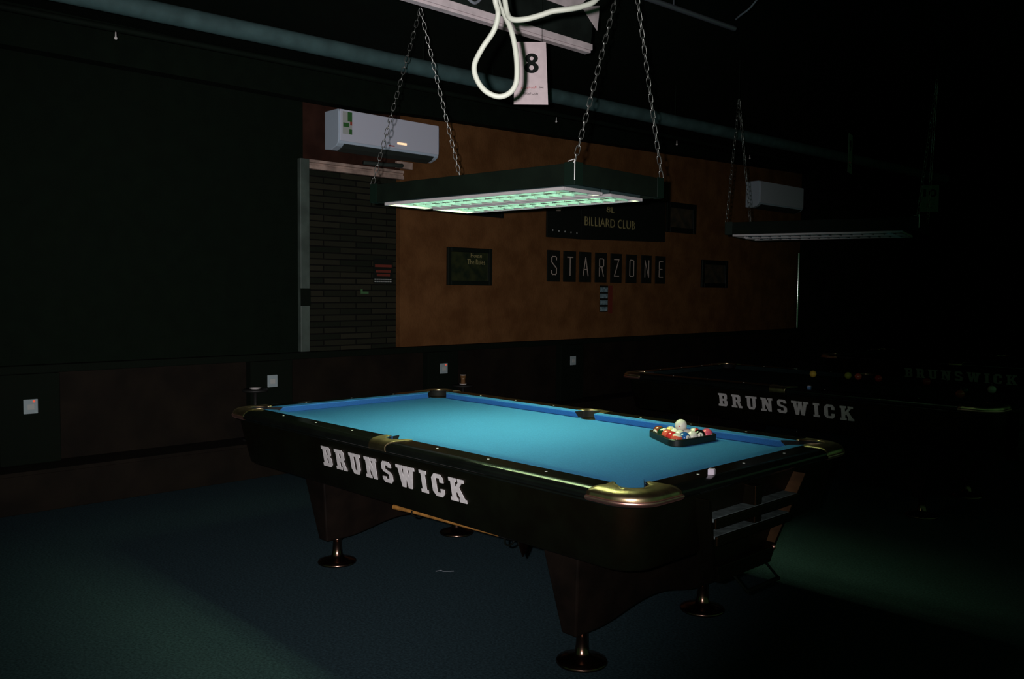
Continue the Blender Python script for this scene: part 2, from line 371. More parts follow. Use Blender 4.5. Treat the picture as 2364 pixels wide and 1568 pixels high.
def corner_casting(parent, sx, sy):
    ins = [(.068, .0036), (.048, .0034)] + [(.1255-.078-.0478*math.sin(math.radians(a)), -.021+.0242*math.cos(math.radians(a))) for a in (12, 24, 36, 48, 60, 72, 84)] + [(-.0008, -.024), (-.0008, -.0285)]
    def opath(i):
        r = RC-i
        return [(1.222 + .02*(i/.05) + (HX-RC-1.222)*k/5, HY-i) for k in range(5)] + arc((HX-RC, HY-RC), r, 90, 0, 16) + [(HX-i, HY-RC - (HY-RC-.535-.02*(i/.05))*k/5) for k in range(1, 6)]
    a0 = math.degrees(math.atan2(JY-CPC[1], -math.sqrt(CPR**2-(JY-CPC[1])**2)))
    a1 = math.degrees(math.atan2(-math.sqrt(CPR**2-(JX-CPC[0])**2), JX-CPC[0]))
    st = CPC[0]-math.sqrt(CPR**2-(JY-CPC[1])**2); en = CPC[1]-math.sqrt(CPR**2-(JX-CPC[0])**2)
    inner = [(1.236 + (st-1.236)*k/3, JY) for k in range(3)] + arc(CPC, CPR, a0, a1, 20) + [(JX, en + (.562-en)*k/3) for k in range(1, 4)]
    assert len(inner) == len(opath(.03)) == 27, (len(inner), len(opath(.03)))
    P = lambda q, z: (sx*q[0], sy*q[1], z)
    m = MB(); m.sm = True
    rows = [[P(q, TOP-.004) for q in inner], [P(q, TOP+.002) for q in inner], [P((q[0]+(o[0]-q[0])*.06, q[1]+(o[1]-q[1])*.06), TOP+.004) for q, o in zip(inner, opath(.078))]]
    for i, dz in ins: rows.append([P(q, TOP+dz) for q in opath(i)])
    R_ = m.grid(rows); m.sm = False
    m._f([r[0] for r in R_]); m._f([r[-1] for r in R_][::-1])
    o = m.build('corner_casting', M_BRASS, parent)
    m = MB(); m.sm = True
    rows = [[P(q, TOP+dz) for q in opath(i)] for i, dz in ((-.0005, -.0265), (-.005, -.028), (-.0068, -.032), (-.006, -.038), (.0005, -.0450), (.015, -.0460))]
    m.grid(rows); m.build('casting_lip', M_COPPER, o)
    m = MB(); m.sm = True; m.grid([[P(q, z) for q in inner] for z in (BED-.06, TOP-.003)]); m.lathe([(.063, BED-.002), (.060, BED-.05), (.05, BED-.11), (.01, BED-.12)], (sx*CPC[0], sy*CPC[1], 0), 20); m.build('pocket', M_LEATHER, parent)
def side_casting(parent, sy):
    n = 32; hw_in = .096; hw_out = .060
    prof = [(.0785+.0490*math.sin(math.radians(a)), -.021+.0242*math.cos(math.radians(a))) for a in (10, 21, 33, 45, 57, 69, 78, 87)] + [(.1275, -.026), (.1275, -.036), (.124, -.041)]
    m = MB(); m.sm = True
    rows = [[], []]; inn = []
    for k in range(n+1):
        t = -1 + 2*k/n; x = t*hw_in
        d = SPR**2-x*x
        yi = max(0.0, (SPC[1]-JY) + math.sqrt(d)) if d > 0 and abs(x) < SPR else 0.0
        inn.append((x, yi))
    rows[0] = [(x, sy*(JY+yi), TOP-.004) for x, yi in inn]; rows[1] = [(x, sy*(JY+yi), TOP+.002) for x, yi in inn]
    wx = lambda x, rn: x*(1-max(0, rn-.03)/.0978) + (x/hw_in*hw_out)*max(0, rn-.03)/.0978
    for f in (.03, .5, 1.0):
        rows.append([(wx(x, (yi+(.070-yi)*f)), sy*(JY+yi+(.070-yi)*f), TOP+.0032) for x, yi in inn])
    for rn, rz in prof: rows.append([(wx(x, rn), sy*(JY+rn), TOP+rz) for x, yi in inn])
    R_ = m.grid(rows); m.sm = False
    m._f([r[0] for r in R_]); m._f([r[-1] for r in R_][::-1])
    m.build('side_casting', M_BRASS, parent)
    m = MB(); m.sm = True; m.grid([[(x, sy*(JY+yi), z) for x, yi in inn] for z in (BED-.06, TOP-.003)]); m.lathe([(.0515, BED-.002), (.050, BED-.03), (.042, BED-.08), (.01, BED-.09)], (0, sy*SPC[1], 0), 20); m.build('pocket', M_LEATHER, parent)

def pool_table(label, loc):
    T = thing('pool_table', label, 'pool table', loc, 0, 'pool tables in a row')
    # slate bed with cloth, notched at the six pockets
    q = []
    def corner(sx, sy, pts): q.extend([(sx*x, sy*y) for x, y in pts])
    ca = arc(CPC, CPR, 180+8, 270-8, 8)          # canonical quadrant: from long-rail side to short-rail side
    top = [(1.245, JY-.002)] + [p for p in ca] + [(JX-.002, .585)]
    sa = arc((0, SPC[1]), SPR, 184, 356, 14)
    poly = []
    poly += [(x, -y) for x, y in reversed([(-a, b) for a, b in sa])] if False else []
    ring = []
    ring += [(-x, -y) for x, y in sa][::1]                                   # bottom side pocket, arcs mirrored
    ring = sorted(ring, key=lambda p: p[0])
    ring += [(x, -y) for x, y in top]
    ring += [(x, y) for x, y in top[::-1]]
    ring += sorted([(x, y) for x, y in sa], key=lambda p: -p[0])
    ring += [(-x, y) for x, y in top]
    ring += [(-x, -y) for x, y in top[::-1]]
    m = MB(); m.prism(ring, lambda p: Vector((p[0], p[1], BED-.03)), lambda p: Vector((p[0], p[1], BED))); m.build('bed_cloth', M_CLOTH, T)
    d = .3175
    for sy in (-1, 1):
        for sx in (-1, 1):
            a, b = sorted((sx*.0605, sx*1.238))
            rail(T, 'x', sy, a, b, [sx*d, sx*2*d, sx*3*d])
            j = sorted((sx*.052, sx*1.245)); nn = sorted((sx*.068, sx*1.185))
            cushion(T, 'x', sy, j, nn)
    for sx in (-1, 1):
        rail(T, 'y', sx, -.555, .555, [-d, 0, d])
        cushion(T, 'y', sx, (-.585, .585), (-.525, .525))
        for sy in (-1, 1): corner_casting(T, sx, sy)
    for sy in (-1, 1): side_casting(T, sy)
    # cabinet: rounded box slanting inwards
    def rr(hx, hy, r, z, n=8):
        pts = []
        for cx, cy, a in ((hx-r, hy-r, 0), (-hx+r, hy-r, 90), (-hx+r, -hy+r, 180), (hx-r, -hy+r, 270)):
            pts += [(cx+r*math.cos(math.radians(a+90*k/n)), cy+r*math.sin(math.radians(a+90*k/n)), z) for k in range(n+1)]
        return pts
    m = MB(); m.sm = True
    RR = m.grid([rr(1.408, .760, .11, .7925), rr(1.407, .759, .11, .785), rr(1.395, .745, .11, .70), rr(1.367, .715, .11, .545), rr(1.362, .710, .11, .538), rr(1.33, .68, .10, .536)], True)
    m.sm = False; m._f(RR[-1][::-1]); m._f(RR[0])
    m.build('cabinet', M_CAB, T)
    # thin moulding groove line under the rail
    m = MB(); m.sm = True; m.grid([rr(1.4, .752, .11, .783), rr(1.412, .7645, .112, .781), rr(1.411, .7635, .112, .775), rr(1.4, .751, .11, .773)], True); m.build('moulding', M_RAIL, T)
    # lettering on both long sides
    H = .100; tot = 1.056
    wid = [SLAB[c][0] for c in 'BRUNSWICK']; gap = (tot/(H/10) - sum(wid))/8
    U = Vector((1, 0, 0)); V = Vector((0, -.19, .98)).normalized()
    O = Vector((.023 - tot/2, -.7437, .69)) - V*H/2; x = 0
    for c, wd_ in zip('BRUNSWICK', wid):
        m = MB()
        for k_, st in enumerate(SLAB[c][1]): m.plate([((x+a)*H/10, b*H/10) for a, b in st], O, U, V, .003+.00006*k_)
        m.build('letter', M_LETTER, T); x += wd_ + gap
    # two pedestals with an arched lower edge
    for sx in (-1, 1):
        m = MB(); rows = []; n = 24
        for side in (0, 1):
            pass
        zt = .545
        ys = [-.50+1.0*k/n for k in range(n+1)]
        def zb(y):
            a = abs(y)
            if a > .39: return .137
            f = a/.39
            return .137 + .058*(0.5+0.5*math.cos(math.pi*f))
        def ht(z): return .038 + (.105-.038)*max(0, min(1, (z-.137)/(zt-.137)))
        def wy(y, z): return y*(1+.13*(z-.137)/(zt-.137))
        L = []; Rr = []
        for y in ys:
            col = []
            z0 = zb(y)
            zs = [z0 + (zt-z0)*q/4 for q in range(5)]
            L.append([(sx*.895-ht(z), wy(y, z), z) for z in zs]); Rr.append([(sx*.895+ht(z), wy(y, z), z) for z in zs])
        A = m.grid(L); B = m.grid(Rr)
        for i in range(n): m._f([A[i][0], A[i+1][0], B[i+1][0], B[i][0]]); m._f([A[i][-1], A[i+1][-1], B[i+1][-1], B[i][-1]])
        for e in (0, -1):
            for q in range(4): m._f([A[e][q], A[e][q+1], B[e][q+1], B[e][q]])
        m.build('pedestal', M_LEG, T, bevel=.008)
        for sy in (-1, 1):
            m = MB(); m.lathe([(.070, .0), (.103, .001), (.106, .006), (.102, .014), (.075, .023), (.040, .034), (.030, .045), (.025, .075), (.0225, .125), (.028, .131), (.028, .139)], (sx*.89, sy*.432+.02, 0), 32)
            m.build('foot', M_COPPERFOOT, T)
    # ball storage under the right end
    yl = lambda z: -.37+.10*(.735-z)/.30
    yr = lambda z: .305-.21*(.735-z)/.30
    xf = lambda z: 1.455-.03*(.735-z)/.30
    def slab(z, zz, y0, y1, x0, x1, name, mt, par):
        q = MB(); q.box((x0, y0, z), (x1, y1, zz)); return q.build(name, mt, par, bevel=.003)
    m = MB(); m.prism([(-.37, .762), (.305, .762), (.095, .435), (-.27, .435)], lambda p: Vector((1.352, p[0], p[1])), lambda p: Vector((1.384, p[0], p[1])))
    SR = m.build('ball_storage', M_CAB, T)
    for f, nm in ((yl, 'side_panel'), (yr, 'side_panel')):
        sg = 1 if f is yr else -1
        m = MB(); m.prism([(0, .762), (1, .762), (1, .60), (0, .60)], lambda p: Vector((1.385 if p[0] == 0 else xf(p[1]), f(p[1]), p[1])), lambda p: Vector((1.385 if p[0] == 0 else xf(p[1]), f(p[1])+.016*sg, p[1])))
        pp = m.build(nm, M_CAB, SR, bevel=.002)
        m = MB(); m.prism([(0, .760), (1, .760), (1, .602), (0, .602)], lambda p: Vector((1.386 if p[0] == 0 else xf(p[1])-.002, f(p[1])-.0002*sg, p[1])), lambda p: Vector((1.386 if p[0] == 0 else xf(p[1])-.002, f(p[1])-.0014*sg, p[1])))
        m.build('wood_lining', M_INNERWOOD, SR)
    slab(.672, .687, yl(.68)+.002, yr(.68)-.002, 1.385, 1.452, 'shelf', M_SHELF, SR)
    slab(.650, .6865, yl(.68)+.001, yr(.68)-.001, 1.4525, 1.464, 'shelf_lip', M_CAB, SR)
    slab(.604, .616, yl(.61)+.001, yr(.61)-.001, 1.385, 1.444, 'shelf', M_SHELF, SR)
    slab(.580, .6155, yl(.61)+.001, yr(.61)-.001, 1.4445, 1.456, 'shelf_lip', M_CAB, SR)
    slab(.618, .762, -.058, -.010, 1.386, 1.450, 'divider', M_CAB, SR)
    # lower bin
    m = MB()
    for f, sg in ((yl, -1), (yr, 1)):
        m.prism([(0, .602), (1, .602), (1, .44), (0, .44)], lambda p: Vector((1.385 if p[0] == 0 else xf(p[1])-.004, f(p[1]), p[1])), lambda p: Vector((1.385 if p[0] == 0 else xf(p[1])-.004, f(p[1])+.014*sg, p[1])))
    m.prism([(yl(.602)-.001, .602), (yr(.602)+.001, .602), (yr(.44)+.001, .44), (yl(.44)-.001, .44)], lambda p: Vector((1.3845, p[0], p[1])), lambda p: Vector((1.389, p[0], p[1])))
    BN = m.build('bin', M_CAB, SR)
    m = MB(); f = yr
    m.prism([(0, .60), (1, .60), (1, .50), (0, .50)], lambda p: Vector((1.390 if p[0] == 0 else xf(p[1])-.006, f(p[1])-.0002, p[1])), lambda p: Vector((1.390 if p[0] == 0 else xf(p[1])-.006, f(p[1])-.0016, p[1])))
    m.build('wood_lining', M_INNERWOOD, BN)
    m = MB(); m.prism([(yl(.49), .49), (yr(.49), .49), (yr(.435), .432), (yl(.435), .432)], lambda p: Vector((1.42, p[0], p[1])), lambda p: Vector((1.434, p[0], p[1]))); m.build('bin_front', M_CAB, BN, bevel=.002)
    m = MB(); m.prism([(yl(.44), .0), (yr(.44), 0), (yr(.44), 1), (yl(.44), 1)], lambda p: Vector((1.385+.035*p[1], p[0], .432)), lambda p: Vector((1.385+.035*p[1], p[0], .442))); m.build('bin_floor', M_CAB, BN)
    m = MB(); m.lathe([(.002, -.010), (.008, -.007), (.010, 0), (.008, .007), (.002, .010)], (1.432, yr(.48)-.004, .487), 14); m.build('corner_knob', M_COPPER, BN)
    # wire frame hanging below the bin
    m = MB(); P = [(1.415, -.148, .428), (1.415, .09, .428), (1.485, .07, .385), (1.485, -.163, .385)]
    m.tube([P[1], P[2]], .005, 8); m.tube([P[2], P[3]], .008, 8); m.tube([P[3], P[0]], .005, 8); m.tube([P[0], P[1]], .004, 8)
    m.build('wire_frame', M_FIXBLACK, T)
    # hooks for the rest under the near side
    for hx in (.05, .66):
        m = MB(); m.tube(smooth_pts([(hx, -.60, .54), (hx, -.575, .515), (hx, -.578, .480), (hx, -.60, .470), (hx, -.625, .478), (hx, -.628, .500)], 4), .004, 6); m.build('hook', M_RAIL, T)
    return T
T1 = pool_table('pool table lit by the hanging lamp, bright blue cloth, silver letters on its black side', (0, 0, 0))
T2 = copy_tree(T1); T2.location = (.02, 3.46, 0); T2['label'] = 'unlit pool table behind on the right, dim silver letters and loose balls on it'
T3 = copy_tree(T1); T3.location = (.02, 6.95, 0); T3['label'] = 'farthest pool table, almost lost in the dark behind the second one'

M_CLOTH_SHADED = mat('shaded_blue_cloth', (.010, .022, .022), .95, spec=.04, vary=.1, scale=220)  # blue cloth darkened: shade on the unlit tables is put into its colour
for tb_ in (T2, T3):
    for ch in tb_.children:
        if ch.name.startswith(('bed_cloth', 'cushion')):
            ch.material_slots[0].link = 'OBJECT'; ch.material_slots[0].material = M_CLOTH_SHADED
# ------------------------------------------------------------------ balls
BR = .0286
def ball_mat(name, col, stripe=False, spots=()):
    m = bpy.data.materials.new('ball_'+name); m.use_nodes = True
    nt = m.node_tree; b = nt.nodes['Principled BSDF']; b.inputs['Roughness'].default_value = .12
    tc = nt.nodes.new('ShaderNodeTexCoord')
    W = (.72, .70, .62, 1)
    cur = None
    if stripe:
        sp = nt.nodes.new('ShaderNodeSeparateXYZ'); nt.links.new(tc.outputs['Object'], sp.inputs[0])
        ab = nt.nodes.new('ShaderNodeMath'); ab.operation = 'ABSOLUTE'; nt.links.new(sp.outputs['Z'], ab.inputs[0])
        lt = nt.nodes.new('ShaderNodeMath'); lt.operation = 'LESS_THAN'; lt.inputs[1].default_value = .0145; nt.links.new(ab.outputs[0], lt.inputs[0])
        mx = nt.nodes.new('ShaderNodeMix'); mx.data_type = 'RGBA'; mx.inputs[6].default_value = W; mx.inputs[7].default_value = (*col, 1)
        nt.links.new(lt.outputs[0], mx.inputs[0]); cur = mx.outputs[2]
    base = cur
    if spots:
        vm = nt.nodes.new('ShaderNodeVectorMath'); vm.operation = 'NORMALIZE'; nt.links.new(tc.outputs['Object'], vm.inputs[0])
        d = nt.nodes.new('ShaderNodeVectorMath'); d.operation = 'DOT_PRODUCT'; d.inputs[1].default_value = spots; nt.links.new(vm.outputs[0], d.inputs[0])
        g = nt.nodes.new('ShaderNodeMath'); g.operation = 'GREATER_THAN'; g.inputs[1].default_value = .885; nt.links.new(d.outputs['Value'], g.inputs[0])
        mx = nt.nodes.new('ShaderNodeMix'); mx.data_type = 'RGBA'; mx.inputs[7].default_value = W
        if base: nt.links.new(base, mx.inputs[6])
        else: mx.inputs[6].default_value = (*col, 1)
        nt.links.new(g.outputs[0], mx.inputs[0]); cur = mx.outputs[2]
    if cur: nt.links.new(cur, b.inputs['Base Color'])
    else: b.inputs['Base Color'].default_value = (*col, 1)
    return m
def sphere(r, nu=20, nv=12):
    m = MB(); m.lathe([(max(1e-4, r*math.sin(math.pi*k/nv)), -r*math.cos(math.pi*k/nv)) for k in range(nv+1)], (0,0,0), nu); return m
YEL=(.75,.50,.08); BLU=(.02,.10,.32); RED=(.55,.03,.03); PNK=(.70,.10,.16); ORG=(.62,.10,.06); GRN=(.008,.040,.016); MAR=(.20,.045,.02); BLK=(.006,.006,.006); CREAM=(.72,.70,.62); LPUR=(.55,.40,.42)
def ball(name, pos, col, label, stripe=False, num=None, spot=None, axis=None, group='balls in the black rack', mt=None):
    to_cam = (CAM - Vector(pos)).normalized()
    mtl = mt or ball_mat(name, col, stripe, tuple(spot) if spot else ())
    o = sphere(BR).build('billiard_ball', mtl); o.location = pos
    if axis: o.rotation_mode = 'QUATERNION'; o.rotation_quaternion = Vector((0,0,1)).rotation_difference(Vector(axis))
    tag(o, label, 'ball', group)
    if num and spot:
        N = Vector(spot).normalized(); U = Vector((0,0,1)).cross(N); U = U.normalized() if U.length > .01 else Vector((1,0,0)); V = N.cross(U)
        w_ = .0065 if len(num) == 1 else .011
        text_mesh('number', num, N*(BR-.0003), U, V, w_, .011, M_INK, o, .0007, .02)
    return o
RCN = Vector((.764, .428, 0)); th0 = math.radians(177)
ax = Vector((math.cos(th0), math.sin(th0), 0)); ay = Vector((math.sin(th0), -math.cos(th0), 0))   # towards apex; perpendicular towards far end of base
DB = BR*2+.0003
def rack_pos(r, i, z=BED+BR): # row r from the apex
    apex = RCN + ax*(DB*4/math.sqrt(3))
    p = apex - ax*(r*DB*math.sqrt(3)/2) + (ay*(i - r/2)*DB)
    return Vector((p.x, p.y, z))
if rack_pos(4, 0).y > rack_pos(4, 4).y: ay = -ay
tc_dir = (CAM - RCN - Vector((0,0,BED))).normalized()
rt = RX
def sp(a, b): return (tc_dir + rt*a - DN*b).normalized()
RB = [
 (0,0,MAR,'maroon ball alone in the left corner of the rack',False,'7',sp(-1.2,-.2),None),
 (1,0,GRN,'dark green ball beside the maroon one in the rack',False,'6',sp(.6,.9),None),
 (1,1,YEL,'yellow striped ball behind the green and orange ones in the rack',True,None,None,(.3,.5,1)),
 (2,0,ORG,'orange-red ball on the near left side of the rack',False,None,None,None),
 (2,1,BLU,'white topped striped ball in the middle of the rack',True,None,None,(.2,-.1,1)),
 (2,2,RED,'pinkish striped ball left of the cue ball on the back side of the rack',True,None,None,(.8,-.2,.5)),
 (3,0,RED,'bright red ball on the near left side of the rack',False,None,None,None),
 (3,1,GRN,'pale white topped ball between the red and blue balls in the rack',True,None,None,(.1,-.3,1)),
 (3,2,LPUR,'pale ball mostly hidden under the cue ball',True,None,None,(.3,.1,1)),
 (3,3,RED,'white ball with a red stripe on the back side of the rack',True,None,None,(-.5,-.75,.5)),
 (4,0,ORG,'orange striped ball in the near corner of the rack',True,None,None,(.1,.25,1)),
 (4,1,BLU,'blue ball with white number spot on the near side of the rack',False,'2',sp(.75,-.05),None),
 (4,2,LPUR,'cream ball between the blue and black balls in the rack',True,None,None,(.9,-.8,.5)),
 (4,3,BLK,'black eight ball with white number spot in the rack',False,'8',sp(.18,.02),None),
 (4,4,PNK,'pink ball alone in the right corner of the rack',False,'4',sp(1.3,-.6),None),
]
for k, (r, i, c, lab, st, num, spt, axv) in enumerate(RB): ball('%d' % k, rack_pos(r, i), c, lab, st, num, spt, axv)
cu = (rack_pos(2,1)+rack_pos(3,1)+rack_pos(3,2))/3
cb = ball('cue', (cu.x, cu.y, BED+BR+DB*.8165), CREAM, 'white cue ball resting on top of the racked balls', group='balls in the black rack', spot=None)
q = MB(); q.lathe([(.0035, -.0002), (.003, .0003)], (0,0,0), 10); d_ = q.build('red_dot', M_REDINK, cb); nv = sp(-.25, -.25); d_.location = nv*BR; d_.rotation_mode = 'QUATERNION'; d_.rotation_quaternion = Vector((0,0,1)).rotation_difference(nv)
# rack: rounded triangle ring
def tri(rad_off, n=14):
    out = []
    for k in range(3):
        a = th0 + k*2*math.pi/3; c = RCN + Vector((math.cos(a), math.sin(a), 0))*(DB*4/math.sqrt(3))
        for j in range(n+1):
            b = a - math.pi/3 + 2*math.pi/3*j/n; out.append(c + Vector((math.cos(b), math.sin(b), 0))*rad_off)
    return out
m = MB()
ri, ro = BR+.0015, BR+.015
rows = []
for off, z in ((ri, .0), (ro, .0), (ro+.001, .003), (ro+.001, .029), (ro-.002, .032), (ri+.003, .032), (ri, .029)): rows.append([Vector((p.x, p.y, BED+.0005+z)) for p in tri(off)])
rows.append(rows[0]); m.grid(rows, True)
bmesh.ops.remove_doubles(m.bm, verts=m.bm.verts, dist=1e-5)
tag(m.build('ball_rack', M_RACK), 'black triangle rack full of balls on the blue cloth', 'ball rack')
# chalk on the right rail
t = thing('chalk_cube', 'small pale chalk cube on the right end rail', 'chalk', (1.398, -.285, TOP), .3)
m = MB(); m.box((-.0115, -.0115, 0), (.0115, .0115, .0195)); m.build('paper_wrap', M_CHALK, t, bevel=.0012)
m = MB(); m.box((-.0105, -.0105, .0195), (.0105, .0105, .0225)); m.build('chalk_face', M_CHALK, t, bevel=.001)
# loose balls on the second table
for k, (x, y, c, lab) in enumerate(((-.337,3.919,YEL,'yellow ball, leftmost on the dark second table'), (-.08,4.02,(.35,.40,.06),'yellow-green ball, second from left on the dark second table'),
        (.015,4.0,ORG,'orange ball close to the yellow-green one on the second table'), (.191,3.98,RED,'red ball, fourth from left on the dark second table'),
        (.551,4.02,RED,'dim red ball alone in the middle right of the second table'), (.97,3.584,GRN,'dim green ball touching the orange one on the second table'),
        (1.03,3.33,ORG,'orange ball at the right end of the second table'), (1.079,3.82,CREAM,'faint pale ball, rightmost on the dark second table'))):
    ball('loose%d' % k, (x, y, BED+BR), c, lab, group='loose balls on the dark second table')
t = thing('chalk_cube', 'tiny pale chalk cube on the near rail of the dark second table', 'chalk', (.24, 3.46-.735, TOP), .2)
m = MB(); m.box((-.0115, -.0115, 0), (.0115, .0115, .0195)); m.build('paper_wrap', M_CHALKBLUE, t, bevel=.0012)
m = MB(); m.box((-.0105, -.0105, .0195), (.0105, .0105, .0225)); m.build('chalk_face', M_CHALK, t, bevel=.001)
# bridge stick hanging under the near side
t = thing('bridge_stick', 'wooden rest cue hanging under the near side of the lit pool table', 'cue', (0, -.6, .482))
m = MB(); m.tube([(-.12, 0, 0), (.0, 0, .0035), (.30, 0, .010), (.60, 0, .018)], [.012, .0085, .009, .010], 12); m.build('shaft', M_CUE, t)
m = MB(); m.tube([(.60, 0, .018), (.64, 0, .0192), (.735, 0, .022)], [.0105, .011, .009], 12); m.build('sleeve', M_CUEBUTT, t)
m = MB(); m.prism([(-.034,.030),(-.022,.038),(-.012,.026),(0,.040),(.012,.026),(.022,.038),(.034,.030),(.030,.0),(.014,-.034),(-.004,-.056),(-.014,-.036),(-.030,.0)], lambda p: Vector((.735, p[0], .012+p[1])), lambda p: Vector((.742, p[0], .012+p[1])))
m.build('bridge_head', M_COPPERFOOT, t, bevel=.002)
# scrap of thread on the carpet
m = MB(); m.tube(smooth_pts([(-.395,-.12,.004),(-.39,-.085,.003),(-.375,-.09,.003),(-.355,-.07,.003),(-.335,-.045,.003)], 4), .0022, 5); tag(m.build('thread_scrap', M_CABLEGREY), 'tiny pale thread scrap on the carpet under the table', 'scrap')

# ------------------------------------------------------------------ hanging lamp
LP = thing('billiard_lamp', 'lit black box lamp with two louvred light panels hanging over the blue table', 'lamp', (-.035, .06, 1.955), math.radians(4.1), 'box lamps hanging over the tables')
BX, BY, BZ = .675, .35, .092
for sy in (-1, 1):
    m = MB(); m.box((-BX, min(sy*BY, sy*(BY-.018)), 0), (BX, max(sy*BY, sy*(BY-.018)), BZ)); m.build('side_board', M_FIXBLACK, LP, bevel=.002)
for sx in (-1, 1):
    m = MB(); m.box((min(sx*BX, sx*(BX-.018)), -BY+.0185, 0), (max(sx*BX, sx*(BX-.018)), BY-.0185, BZ)); m.build('end_board', M_FIXBLACK, LP, bevel=.002)
m = MB(); m.box((-BX+.019, -BY+.019, .0865), (BX-.019, BY-.019, .0915)); m.build('top_board', M_FIXBLACK, LP)
for sx in (-1, 1):
    for sy in (-1, 1):
        m = MB()
        m.box((min(sx*(BX+.002), sx*(BX-.055)), min(sy*(BY+.0002), sy*(BY+.003)), -.002), (max(sx*(BX+.002), sx*(BX-.055)), max(sy*(BY+.0002), sy*(BY+.003)), BZ+.004))
        m.box((min(sx*(BX+.0002), sx*(BX+.003)), min(sy*(BY+.002), sy*(BY-.055)), -.002), (max(sx*(BX+.0002), sx*(BX+.003)), max(sy*(BY+.002), sy*(BY-.055)), BZ+.004))
        m.build('corner_bracket', M_FIXCORNER, LP, bevel=.001)
TUBES = []
for (y0, y1) in ((-.29, .0), (.06, .332)):
    xa, xb = -.635, .57
    yc = (y0+y1)/2; hw = (y1-y0)/2
    m = MB()                                                   # housing tray
    m.box((xa+.010, y0+.010, .082), (xb-.010, y1-.010, .085)); m.box((xa+.008, y0+.008, .002), (xa+.010, y1-.008, .085)); m.box((xb-.010, y0+.008, .002), (xb-.008, y1-.008, .085))
    m.box((xa+.008, y0+.008, .002), (xb-.008, y0+.010, .085)); m.box((xa+.008, y1-.010, .002), (xb-.008, y1-.008, .085))
    pn = m.build('light_panel', M_TRAY, LP)
    m = MB(); z0, z1 = -.012, .003                             # white rim
    m.box((xa, y0, z0), (xb, y0+.009, z1)); m.box((xa, y1-.009, z0), (xb, y1, z1)); m.box((xa, y0+.009, z0), (xa+.009, y1-.009, z1)); m.box((xb-.009, y0+.009, z0), (xb, y1-.009, z1))
    m.build('rim', M_RIM, pn, bevel=.0015)
    for k in (-1, 1):
        tc_ = yc + k*hw*.47; th = hw*.40
        m = MB(); m.sm = True
        prof = [(tc_ - th + 2*th*j/12, -.004 + .085*(1-((j-6)/6)**2)) for j in range(13)]
        m.grid([[(x, a, b) for a, b in prof] for x in (xa+.05, xb-.05)]); m.sm = False
        m.build('reflector', M_REFL, pn)
        m = MB(); m.tube([(xa+.03, tc_, .062), (xb-.03, tc_, .062)], .013, 12); tb = m.build('tube', M_TUBE, pn); TUBES.append(tb)
        n = 15                                                 # cross blades, scalloped
        for j in range(n):
            m = MB(); x = xa+.075 + (xb-xa-.15)*j/(n-1)
            pr_ = [(tc_-th, -.009), (tc_+th, -.009), (tc_+th*.95, .004), (tc_+th*.82, .024), (tc_+th*.72, .038), (tc_+th*.3, .0445), (tc_-th*.3, .0445), (tc_-th*.72, .038), (tc_-th*.82, .024), (tc_-th*.95, .004)]
            m.prism(pr_, lambda p: Vector((x-.0008, p[0], p[1])), lambda p: Vector((x+.0008, p[0], p[1])))
            m.build('louvre_blade', M_LOUVRE, pn)
# chains
LM = Matrix.Translation(LP.location) @ Matrix.Rotation(math.radians(4.1), 4, 'Z'); LI = LM.inverted()
def chain(p0, p1, name='chain', parent=None, pitch=.036, lw=.0092, wr=.0021):
    p0, p1 = Vector(p0), Vector(p1); L = (p1-p0).length; n = max(2, int(L/pitch)); d = (p1-p0)/L
    a = d.cross(Vector((0,1,0))).normalized(); b = d.cross(a)
    m = MB(); st = L/n
    for i in range(n):
        c = p0 + d*(st*(i+.5)); q = (a*.8+b*.6) if i % 2 else (b*.8-a*.6)
        h = st/2 - lw + wr*2.0
        pts = [c + d*(h + lw*math.sin(t)) + q*(lw*math.cos(t)) for t in [math.pi*k/5 for k in range(6)]] + [c - d*(h + lw*math.sin(t)) - q*(lw*math.cos(t)) for t in [math.pi*k/5 for k in range(6)]]
        m.tube(pts, wr, 5, closed=True)
    return m.build(name, M_CHAIN, parent)
APL, APR = LI @ Vector((-.735, .03, 3.047)), LI @ Vector((.70, .06, 3.03))
for c, ap in (((-BX+.006, -BY+.006, BZ), APL), ((-BX+.006, BY-.006, BZ), APL), ((BX-.006, -BY+.006, BZ), APR), ((BX-.006, BY-.006, BZ), APR)):
    chain(ap, c, 'chain', LP)
for ap in (APL, APR):
    m = MB(); m.tube([ap + Vector((0,0,-.004)), Vector((ap.x, ap.y, CZ-1.956))], .004, 8); m.build('hanger_rod', M_FIXBLACK, LP)
m = MB(); m.tube([(BX+.006, -BY-.008, BZ+.012), (BX+.006, -BY-.008, .016)], .0022, 8); m.tube([(BX-.004, -BY-.002, BZ-.002), (BX+.006, -BY-.008, BZ+.012), (BX-.03, -BY-.01, BZ+.006)], .0022, 6); m.build('hanging_wire', M_WIRE, LP)
# second lamp over the dark table (off)
L2 = copy_tree(LP); L2.location = (.017, 3.36, 1.943); L2.rotation_euler = (0, 0, math.radians(15.3)); L2['label'] = 'unlit box lamp over the dark second table, thin pale edge showing'
def off(o):
    for ch in o.children:
        if ch.name.startswith('tube'):
            ch.material_slots[0].link = 'OBJECT'; ch.material_slots[0].material = M_TUBEOFF
        if ch.name.startswith('hanger_rod'): ch.scale.z = 1.0
        off(ch)
off(L2)

